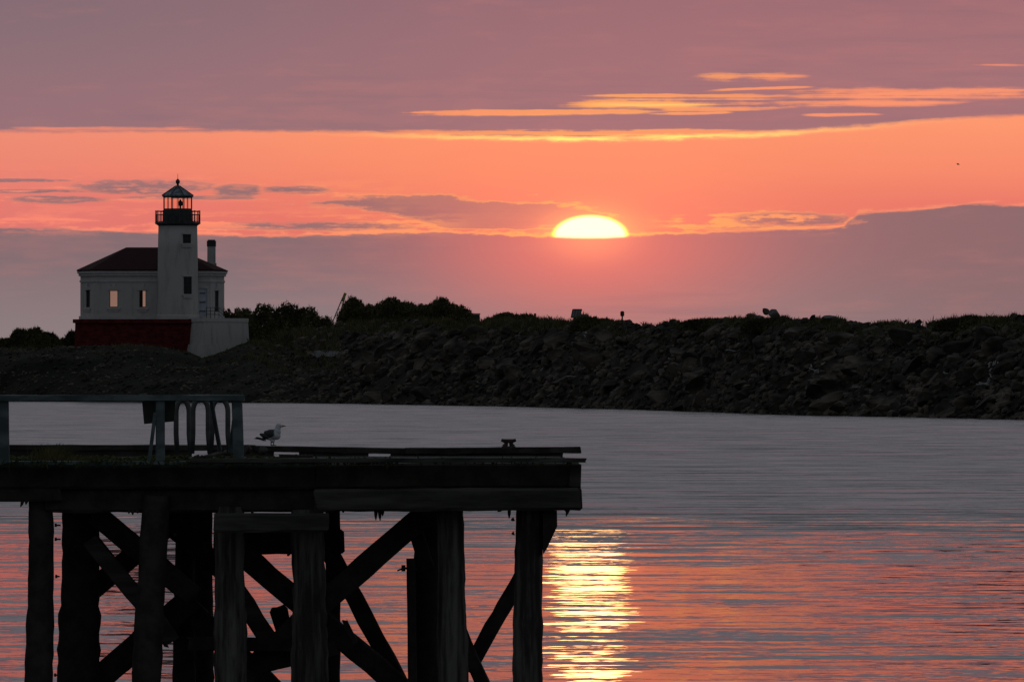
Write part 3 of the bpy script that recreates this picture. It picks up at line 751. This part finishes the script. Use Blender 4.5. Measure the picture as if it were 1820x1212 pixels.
    cp = MB(); cp.box(c[0] - 8 * q, c[0] + 8 * q, c[1] - .65, c[1] + .65, Z_(436), Z_(426)); cp.box(c[0] - 6.5 * q, c[0] + 6.5 * q, c[1] - .5, c[1] + .5, Z_(426), Z_(424)); cp.build('chimney_cap', M['black_iron'], roof)
    # red foundation: battered, with a cap course
    def batter(mb, x0, x1, y0, y1, zb, zt, b):
        vs = [(x0 - b, y0 - b, zb), (x1 + b, y0 - b, zb), (x1 + b, y1 + b, zb), (x0 - b, y1 + b, zb), (x0, y0, zt), (x1, y0, zt), (x1, y1, zt), (x0, y1, zt)]
        mb.add(vs, [(0, 3, 2, 1), (4, 5, 6, 7), (0, 1, 5, 4), (1, 2, 6, 5), (2, 3, 7, 6), (3, 0, 4, 7)])
    mb = MB(); batter(mb, X_(136), X_(350), 996.9, 1016, Z_(660), Z_(574.5), .15); mb.build('foundation', M['red_base'], T)
    mb = MB(); mb.box(X_(132), X_(352), 996.5, 1016.4, Z_(574.3), Z_(567.7)); mb.build('foundation_cap', M['red_base'], T)
    # white stair block, turned so that two faces show
    def quad(mb, pl, zb, zt, out_b):
        cxm = sum(p[0] for p in pl) / 4; cym = sum(p[1] for p in pl) / 4
        lo = [(p[0] + (p[0] - cxm) * out_b, p[1] + (p[1] - cym) * out_b, zb) for p in pl]
        mb.add(lo + [(*p, zt) for p in pl], [(0, 3, 2, 1), (4, 5, 6, 7), (0, 1, 5, 4), (1, 2, 6, 5), (2, 3, 7, 6), (3, 0, 4, 7)])
    pl = [(X_(368), 991.), (X_(441), 1000.), (X_(430), 1010.), (X_(337), 998.)]
    mb = MB(); quad(mb, pl, Z_(612), Z_(573), .05)
    lo = [(p[0] + (p[0] - X_(394)) * .09, p[1] + (p[1] - 1000) * .09) for p in pl]
    quad(mb, lo, Z_(655), Z_(612.1), .10)
    mb.build('stair_block', M['white'], T)
    mb = MB(); up_ = [(p[0] + (p[0] - X_(394)) * .02, p[1] + (p[1] - 1000) * .02) for p in pl]; quad(mb, up_, Z_(572.8), Z_(566), 0); mb.build('stair_block_cap', M['white_trim'], T)
    mb = MB()
    A = Vector((X_(369), 996, 0)); B = Vector((X_(390), 998.5, 0)); Cc = Vector((X_(394), 1000, 0))
    for k in range(4):
        p = A.lerp(B, k / 3); mb.tube([p + Vector((0, 0, Z_(566))), p + Vector((0, 0, Z_(547)))], .04, 6)
    for zq in (547, 553, 559): mb.tube([A + Vector((0, 0, Z_(zq))), B + Vector((0, 0, Z_(zq))), Cc + Vector((.3, 0, Z_(zq + 8)))], .035, 6)
    mb.build('stair_railing', M['black_iron'], T)
lighthouse()

# ------------------------------------------------------------------ pier
def pier():
    YF, YB = 84.0, 91.0
    T = thing('pier', 'dark weathered timber pier on piles with cross braces and a rail at its left', 'pier', P(500, 822, YF))
    q = YF / F
    zdeck = P(0, 823.5, YF).z
    # deck planks run along the pier, one mesh
    mb = MB(); n = 24; x0 = P(-900, 0, YF).x
    for k in range(n):
        Y = YF + .15 + (YB - YF - .2) * (k + .5) / n; w_ = (YB - YF - .2) / n - .015
        xe = P(1003, 0, YF).x + random.uniform(-.03, .03)
        dz = random.uniform(-.006, .006)
        mb.timber((x0, Y, zdeck - .03 + dz), (xe, Y, zdeck - .03 + dz * 2), w_, .05, .004, 40, up=(0, 0, 1), seed=k)
    mb.build('deck', M['wood'], T)
    # front edge boards (slightly sagging, two lengths)
    def strip(name, xa, ya, xb, yb, hpx, Y, dep, m, jit=.006, seg=None):
        a = P(xa, ya, Y); b = P(xb, yb, Y); return MB().timber(a, b, hpx * Y / F, dep, jit, seg, up=(0, 1, 0), seed=xa).build(name, M[m], T)
    strip('edge_board', -900, 824, 566, 822, 7, YF, .2, 'paint_rail', .008, 60)
    strip('edge_board', 340, 818.5, 1041, 817.5, 8, YF - .04, .22, 'wood_beam', .009, 40)
    # stringers and fascia
    strip('stringer', -900, 847, 560, 847, 42, YF + .25, .2, 'wood_dark')
    strip('stringer', 560, 846, 1030, 844, 44, YF + .25, .2, 'wood_dark')
    strip('stringer', -900, 838, 1028, 836, 40, YB - .3, .2, 'wood_dark')
    strip('stringer', -900, 840, 1028, 840, 40, (YF + YB) / 2, .2, 'wood_dark')
    strip('end_fascia', 1014, 846, 1031, 846, 42, YF + .12, .1, 'wood_beam')
    # cap beams
    strip('cap_beam', 562, 889, 1028, 886, 40, YF, .3, 'wood_beam', .012)
    strip('cap_beam', 85, 889, 572, 889, 42, YF + .38, .26, 'wood_dark', .012)
    strip('cap_beam', -900, 878, 110, 879, 24, YF + .3, .26, 'wood_dark', .012)
    strip('cap_beam', 60, 880, 1020, 878, 44, YB - .5, .3, 'wood_dark', .012)
    strip('lower_beam', 380, 929, 583, 928, 33, YF - .12, .22, 'wood_beam', .008)
    # end cross timbers run back from the right end
    MB().timber(P(1016, 886, YF + .17), P(1016, 886, YF + .17) + Vector((0, 6, 0)), .22, .24, .01, up=(0, 0, 1)).build('cross_beam', M['wood_dark'], T)
    MB().timber(P(560, 880, YF + .5), P(560, 880, YF + .5) + Vector((0, 5.8, 0)), .3, .3, .01, up=(0, 0, 1)).build('cross_beam', M['wood_dark'], T)
    # piles: (x top, x bottom, top row, half width top, half width bottom, distance, material)
    piles = [(73, 68, 878, 22, 25, 84.4, 'wood_dark'), (142, 140, 905, 33, 37, 85.6, 'wood_dark'), (276, 262, 880, 25, 24, 84.25, 'wood_dark'),
             (330, 328, 900, 17, 20, 86.5, 'wood_dark'), (411, 409, 900, 26, 28, 84.35, 'wood_pile'), (362, 358, 905, 17, 19, 88.5, 'wood_dark'),
             (546, 549, 905, 29, 30, 84.3, 'wood_pile'), (590, 590, 905, 13, 15, 86.8, 'wood_dark'), (797, 808, 900, 24, 27, 84.35, 'wood_pile'),
             (760, 764, 900, 24, 26, 86.6, 'wood_dark'), (944, 937, 900, 25, 25, 84.3, 'wood_pile'), (-120, -122, 880, 25, 26, 84.4, 'wood_pile'), (-300, -305, 880, 26, 27, 84.4, 'wood_pile'), (-560, -563, 880, 26, 27, 84.4, 'wood_pile')]
    for i, (xa, xb, yt, ha, hb, Y, m) in enumerate(piles):
        a = P(xa, yt, Y); b = P(xb, 1212, Y); b = a + (b - a) * ((a.z + 1.2) / (a.z - b.z)); n = 34
        pts = []; rs = []
        for k in range(n + 1):
            t = k / n; p = a.lerp(b, t); p.x += .012 * math.sin(t * 5 + i); pts.append(p)
            r = (ha + (hb - ha) * t) * Y / F
            if p.z < .95: r *= 1.07 + .08 * noise.noise(Vector((i * 3.1, k * .9, 0)))     # mussels and weed below high water
            rs.append(r * (1 + .025 * noise.noise(Vector((i * 5., k * .35, 2)))))
        MB().tube(pts, rs, 20, .10, i).build('pile', M[m], T, smooth=True)
    # bracket on the last pile
    vs = []
    for y in (YF + .1, YF + .3): vs += [P(965, 907, y), P(990, 907, y), P(990.5, 935, y), P(972, 975, y), P(965, 985, y)]
    MB().add(vs, [(0, 1, 2, 3, 4), (9, 8, 7, 6, 5)] + [(k, 5 + k, 5 + (k + 1) % 5, (k + 1) % 5) for k in range(5)]).build('bracket', M['wood_dark'], T)
    # braces (centre lines in photo pixels)
    br = [(170, 912, 345, 1060, 38, 85.1, 'wood_dark'), (160, 960, 308, 1140, 30, 84.75, 'wood_beam'), (165, 1047, 318, 918, 36, 85.9, 'wood_dark'),
          (140, 1237, 345, 1060, 44, 86.0, 'wood_dark'), (395, 955, 720, 1228, 40, 85.4, 'wood_dark'), (765, 905, 560, 1082, 42, 85.0, 'wood_dark'), (560, 1082, 395, 1240, 42, 85.01, 'wood_dark'),
          (575, 960, 724, 1240, 30, 86.2, 'wood_dark'), (395, 1010, 480, 1140, 32, 85.2, 'wood_beam'), (938, 1004, 832, 1190, 27, 85.3, 'wood_dark'), (812, 1110, 872, 1245, 26, 85.1, 'wood_dark'),
          (612, 1102, 632, 1142, 9, 84.9, 'wood_dark'), (330, 1075, 500, 1240, 40, 86.1, 'wood_dark'), (300, 930, 395, 1010, 38, 85.8, 'wood_dark'), (380, 964, 610, 962, 42, 86.3, 'wood_dark'), (735, 930, 760, 1010, 26, 85.6, 'wood_dark')]
    for xa, ya, xb, yb, wd, Y, m in br:
        MB().timber(P(xa, ya, Y), P(xb, yb, Y), wd * Y / F, .14, .01, up=(0, 1, 0), seed=xa).build('brace', M[m], T)
    MB().timber(P(335, 1144, 84.75), P(575, 1146, 84.75), 24 * q, .1, .014, seed=3).build('wale', M['wood_dark'], T)
    MB().timber(P(430, 1190, 85.), P(600, 1150, 85.), 30 * q, .14, .012, seed=4).build('brace', M['wood_dark'], T)
    MB().timber(P(495, 1080, 85.6), P(515, 1165, 85.6), 30 * q, .14, .012, seed=4).build('brace', M['wood_dark'], T)
    # torn splinters and fibres hanging from beams
    r = random.Random(3)
    for (px, py, L, an) in ((668, 908, 16, 0), (674, 908, 17, .1), (680, 908, 9, 0), (905, 906, 15, 0), (893, 906, 10, -1.1), (1012, 904, 15, -.4), (1005, 904, 6, .3), (41, 890, 12, -.4), (48, 890, 7, -.3), (236, 908, 7, 0), (230, 908, 5, -.3), (243, 908, 5, .4), (448, 910, 3, 0), (610, 908, 3, 0), (800, 906, 4, .2), (914, 925, 6, -1.3), (914, 950, 5, -1.4)):
        a = P(px, py - 3, YF - .02); b = a + Vector((math.sin(an) * L * q, 0, -math.cos(an) * (L + 3) * q)); MB().tube([a, a.lerp(b, .6) + Vector((r.uniform(-.004, .004), 0, 0)), b], [.022, .016, .004], 6, .3, px).build('splinter', M['wood_dark'], T)
    # bolts with washers
    for (px, py, L) in ((99, 933, 9), (99, 958, 9), (100, 1024, 6), (98, 1199, 6), (310, 950, 5), (512, 985, 4), (236, 1195, 3)):
        a = P(px, py, 84.4); mb = MB(); mb.tube([a, a + Vector((L * q, 0, 0))], .009, 6); mb.tube([a + Vector((0, 0, -.018)), a + Vector((0, 0, .018))], .012, 6); mb.build('bolt', M['rust'], T)
    # railing
    strip('handrail', -900, 708.5, 433, 707, 11, YF, .14, 'paint_rail', .006, 70)
    for xa, xb, hw in ((7, 8, 8.5), (285, 285, 8), (421, 424, 9.5), (-270, -271, 8), (-560, -560, 8)):
        MB().timber(P(xa, 712, YF + .01), P(xb, 822, YF + .01), hw * 2 * q, .11, .004, seed=xa).build('rail_post', M['paint_rail'], T)
    # bull rail along the far edge, on blocks
    qb = YB / F
    strip('bull_rail', -900, 795, 452, 795.5, 10, YB, .24, 'wood_dark', .008, 50)
    strip('bull_rail', 452, 797, 720, 801.5, 10.5, YB, .24, 'wood_dark', .008, 30)
    strip('bull_rail', 718, 801.5, 1031, 799.5, 11.5, YB - .01, .26, 'wood_dark', .01, 30)
    mb = MB()
    for xa, xb in ((-900, 341), (370, 486), (533, 655), (694, 1000)):
        hh = 17 if xb < 500 else 10
        mb.timber(P(xa, 813 - hh / 2, YB), P(xb, 813 - hh / 2, YB), hh * qb, .2, .004, None, seed=xa)
    mb.build('rail_block', M['wood_dark'], T)
    mb = MB().timber(P(-900, 816, YB - .1), P(1003, 816, YB - .1), 7 * qb, .2, .004); mb.build('edge_board', M['wood_dark'], T)
    # mooring cleat
    c = P(904, 794, YB); mb = MB()
    mb.tube([c + Vector((-.045, 0, 0)), c + Vector((-.028, 0, .035)), c + Vector((-.028, 0, .065))], [.035, .022, .028], 10)
    mb.tube([c + Vector((.045, 0, 0)), c + Vector((.028, 0, .035)), c + Vector((.028, 0, .065))], [.035, .022, .028], 10)
    mb.tube([c + Vector((-.085, 0, .078)), c + Vector((-.05, 0, .068)), c + Vector((.05, 0, .068)), c + Vector((.085, 0, .078))], [.016, .022, .022, .016], 10)
    mb.box(c.x - .08, c.x + .08, c.y - .06, c.y + .06, c.z - .012, c.z + .008)
    mb.build('cleat', M['rust'], T)

    # ---- loose things on or at the pier
    Y = YF + .35
    def loose(name, mb, m, label, cat, loc, group=None, smooth=False):
        return tag(mb.build(name, M[m], loc=loc, smooth=smooth), label, cat, group)
    vs = []
    for y in (YF + .1, YF + .14): vs += [P(252, 709, y), P(312, 709, y), P(309, 749, y), P(256, 753.5, y)]
    loose('board', MB().add(vs, [(0, 1, 2, 3), (7, 6, 5, 4), (0, 4, 5, 1), (1, 5, 6, 2), (2, 6, 7, 3), (3, 7, 4, 0)]), 'board', 'dark square board hanging from the rail behind a post', 'board', P(282, 709, YF + .1))
    loose('plank', MB().timber(P(265, 822, YF - .05), P(276, 733, YF - .03), 6.5 * q, .03, .003, seed=1), 'paint_rail', 'narrow plank leaning on the rail post beside the hanging board', 'plank', P(265, 822, YF - .05))
    loose('plank', MB().timber(P(410, 803, YF + .3), P(418, 735, YF + .1), 9 * q, .04, .003, seed=2), 'paint_rail', 'short plank leaning on the last rail post by the hoops', 'plank', P(410, 803, YF + .3))
    def hoop(x0, x1, ytop, yb0, yb1, rpx, Yh, m, lab):
        w_ = (x1 - x0) / 2; cxm = (x0 + x1) / 2; pts = [P(x0 + (2 if x0 < 320 else -2), yb0, Yh), P(x0, yb0 - 35, Yh)]
        for k in range(0, 13):
            an = math.pi * (1 - k / 12); pts.append(P(cxm + w_ * math.cos(an), ytop + 22 - 22 * math.sin(an), Yh))
        pts += [P(x1, yb1 - 35, Yh), P(x1 + 3, yb1, Yh)]
        loose('pipe_hoop', MB().tube(pts, rpx * Yh / F, 10), m, lab, 'handrail hoop', P(x0, yb0, Yh), 'bent pipe hoops behind the rail', True)
    hoop(313, 336, 711, 806, 806, 4.6, YF + 2.2, 'pipe', 'bent pipe hoop nearest the hanging board')
    hoop(343, 370, 709, 806, 806, 4.6, YF + 1.6, 'pipe', 'middle bent pipe hoop of the three behind the rail')
    hoop(377, 405, 709, 800, 806, 4.6, YF + 1.2, 'pipe', 'bent pipe hoop nearest the last rail post')
    loose('pole', MB().tube([P(375, 708, YF + .2), P(380, 740, YF + .4), P(391, 800, YF + .9)], 4 * q, 10), 'paint_rail', 'grey round pole leaning on the rail across the hoops', 'pole', P(391, 800, YF + .9))
    # ragged weed and fibres along the front edge of the deck
    r = random.Random(77); mb = MB()
    for _ in range(420):
        x = r.choice([r.uniform(0, 1035), r.uniform(0, 560), r.uniform(560, 700)]); b = P(x, 820 + r.uniform(-3, 4), YF - .12)
        L = r.uniform(.015, .06) * (1.8 if r.random() < .06 else 1); a = Vector((r.gauss(0, .5), -.1, r.choice([1, -1, -1])))
        mb.tube([b, b + a.normalized() * L], [r.uniform(.006, .02), .003], 5)
    tag(mb.build('weed', M['moss']), 'ragged dark weed and fibres along the front edge of the pier deck', 'weed', kind='stuff')
    # rope and rubbish on deck
    pts = [P(330, 817, YF + .6), P(350, 815, YF + .8), P(372, 810, YF + 1.2), P(392, 804, YF + 2.)]
    loose('rope', MB().tube(pts, .02, 8, .1), 'wood_dark', 'dark rope lying slack over the deck below the hoops', 'rope', pts[0], None, True)
    def lump(cx, cy, w_, h_, Y, seed):
        vs, fs = rock_shape(seed, 1, .8); c = P(cx, cy, Y); k = Y / F
        return MB().add([Vector((v.x * w_ * k / 2, v.y * .15, v.z * h_ * k / 2 / .8)) + c for v in vs], fs), c
    for (cx, cy, w_, h_, dY, lab) in ((440, 797, 26, 20, 4, 'dark rounded bundle heaped by the last rail post'), (402, 805, 28, 12, 2.5, 'small dark heap of debris under the hoops'), (468, 800, 22, 18, 5, 'dark debris lump on the deck under the gull tail')):
        mb, c = lump(cx, cy, w_, h_, YF + dY, cx); loose('debris_heap', mb, 'wood_dark', lab, 'debris', c, 'debris heaps on the deck')
    mb = MB().timber(P(498, 811.5, YF + 2.6), P(556, 813, YF + 2.6), 9 * q, .15, .006); loose('timber_block', mb, 'wood_dark', 'short dark timber baulk lying on the deck right of the gull', 'timber', P(498, 811, YF + 2.6))
    # moss and grass tufts on deck
    def tuft(px, w_, n, h_, Y, seed, lab):
        r = random.Random(seed); mb = MB()
        for _ in range(n):
            x = px + r.gauss(0, w_); b = Vector(((x - 910) * Y / F, Y + r.uniform(-.5, .5), zdeck)); L = h_ * r.uniform(.3, 1) * q
            a = Vector((r.gauss(.12, .35), r.gauss(0, .2), 1)).normalized(); m_ = b + a * L * .6; tip = b + a * L + Vector((r.gauss(.3, .25) * L, 0, -.05 * L)); s = Vector((.006, 0, 0))
            mb.add([b - s, b + s, m_ + s * .8, tip, m_ - s * .8], [(0, 1, 2, 3, 4)])
        tag(mb.build('grass_tuft', M['grass'], loc=P(px, 820, Y)), lab, 'grass tuft', 'grass tufts growing on the deck')
    tuft(92, 12, 330, 40, YF + 1.0, 1, 'tallest grass tuft on the pier deck, with nodding seed heads')
    tuft(130, 22, 420, 17, YF + .9, 2, 'wide low grass tuft right of the tallest one')
    tuft(320, 25, 260, 11, YF + .8, 3, 'low moss like tuft on the deck below the hanging board')
    tuft(545, 25, 300, 7, YF + 1.0, 4, 'very low mossy tuft on the deck right of the gull')
    mb = MB(); r = random.Random(8)
    for _ in range(900):
        x = r.uniform(0, 560); Y = YF + r.uniform(.2, 5.5)
        if noise.noise(Vector((x * .02, Y, 0))) < -.05: continue
        b = Vector(((x - 910) * Y / F, Y, zdeck)); s = r.uniform(.01, .035); mb.tube([b, b + Vector((r.gauss(0, s), r.gauss(0, s), s))], [s, s * .5], 5)
    tag(mb.build('moss', M['moss']), 'moss and litter scattered over the pier deck', 'moss', kind='stuff')
    # stubs: loose post in the water
    a = P(730, 992, 84.9); b = a + (P(733, 1212, 84.9) - a) * ((a.z + 1) / (a.z - P(733, 1212, 84.9).z))
    t = thing('water_post', 'thin lone post with a bolt standing in the water under the pier', 'post', b)
    n = 20; MB().tube([a.lerp(b, k / n) for k in range(n + 1)], [.048] + [.047 + .006 * k / n for k in range(n)], 12, .12, 3).build('post', M['wood_dark'], t)
    MB().tube([P(706, 1014, 84.9), P(718, 1009, 84.9), P(742, 1012, 84.9)], [.008, .012, .012], 8).tube([P(717, 1004, 84.87), P(717, 1015, 84.87)], .022, 8).build('bolt', M['rust'], t)
pier()

# ------------------------------------------------------------------ gull
def gull():
    Y = 91.0; q = Y / F; o = P(487, 791, Y)
    def body(parts):
        bm = bmesh.new()
        for c, rx, ry, rz, tilt in parts:
            m = Matrix.Translation(Vector(c)) @ Matrix.Rotation(tilt, 4, 'Y') @ Matrix.Diagonal((rx, ry, rz, 1))
            bmesh.ops.create_icosphere(bm, subdivisions=3, radius=1, matrix=m)
        return bm
    px = lambda x, y: ((x - 487) * q, 0, (791 - y) * q)
    c = lambda x, y, dy=0: Vector(((x - 487) * q, dy, (791 - y) * q))
    parts = [(c(486, 772), 13.5 * q, .055, 8.6 * q, .38), (c(481, 772.5), 13 * q, .045, 6.3 * q, .42), (c(473, 776), 13 * q, .036, 4.2 * q, .42), (c(464, 780), 10 * q, .022, 2.2 * q, .32), (c(458, 779.5), 7 * q, .012, 1.1 * q, .1),
             (c(492.5, 767), 6.8 * q, .044, 8 * q, -.1), (c(494, 760), 5.2 * q, .034, 6.5 * q, 0), (c(495.3, 756.5), 5.2 * q, .032, 4.5 * q, 0), (c(500.5, 757), 3.6 * q, .02, 2.3 * q, .1), (c(486, 783), 2.4 * q, .02, 4 * q, 0), (c(483, 783), 2.4 * q, .018, 4 * q, 0)]
    bm = body(parts)
    # legs and feet
    me = bpy.data.meshes.new('gull'); bm.to_mesh(me); bm.free()
    mb = MB(); mb.v = [tuple(v.co) for v in me.vertices]; mb.f = [tuple(p.vertices) for p in me.polygons]
    for x, dy in ((486, -.015), (481.5, .015)):
        mb.tube([c(x, 783, dy), c(x + .2, 787, dy), c(x, 791.5, dy)], [.008, .0062, .007], 8)
        for d_ in (-.3, 0, .3): mb.tube([c(x, 791, dy), c(x, 791.3, dy) + Vector((.035 * math.cos(d_), .035 * math.sin(d_), 0))], [.0062, .005], 6)
    mb.tube([c(502, 756.6), c(506, 757), c(508.5, 758.4)], [.010, .0075, .003], 8)
    m = bpy.data.materials.new('gull_feathers'); m.use_nodes = True; X.nt = m.node_tree; b = X.nt.nodes['Principled BSDF']; b.inputs['Roughness'].default_value = .8
    t = X.nt.nodes.new('ShaderNodeTexCoord'); s_ = X.nt.nodes.new('ShaderNodeSeparateXYZ'); link(t.outputs['Object'], s_.inputs[0])
    x, z = X(s_.outputs[0]), X(s_.outputs[2])
    # folded mantle: behind the breast and above the belly line
    wav = nz(t.outputs['Object'], 40, 3) * .01
    front = sm(x + wav, .016, -.008) * sm(z, .19, .175)
    above = sm(z - x * .42 + wav, .098, .108)
    col = mix(front * above, (.58, .62, .66, 1), (.035, .04, .045, 1))
    col = mix(sm(x, -.155, -.175), col, (.02, .02, .022, 1))
    col = mix(sm(x, .092, .098), col, (.30, .20, .06, 1))
    col = mix(sm(z, .042, .03), col, (.22, .15, .12, 1))
    link(col, b.inputs['Base Color'])
    g = mb.build('gull', m, loc=None); g.location = o
    md = g.modifiers.new('r', 'REMESH'); md.mode = 'VOXEL'; md.voxel_size = .0042; md.use_smooth_shade = True
    tag(g, 'white gull with dark folded wings standing on the far rail of the pier', 'gull')
gull()
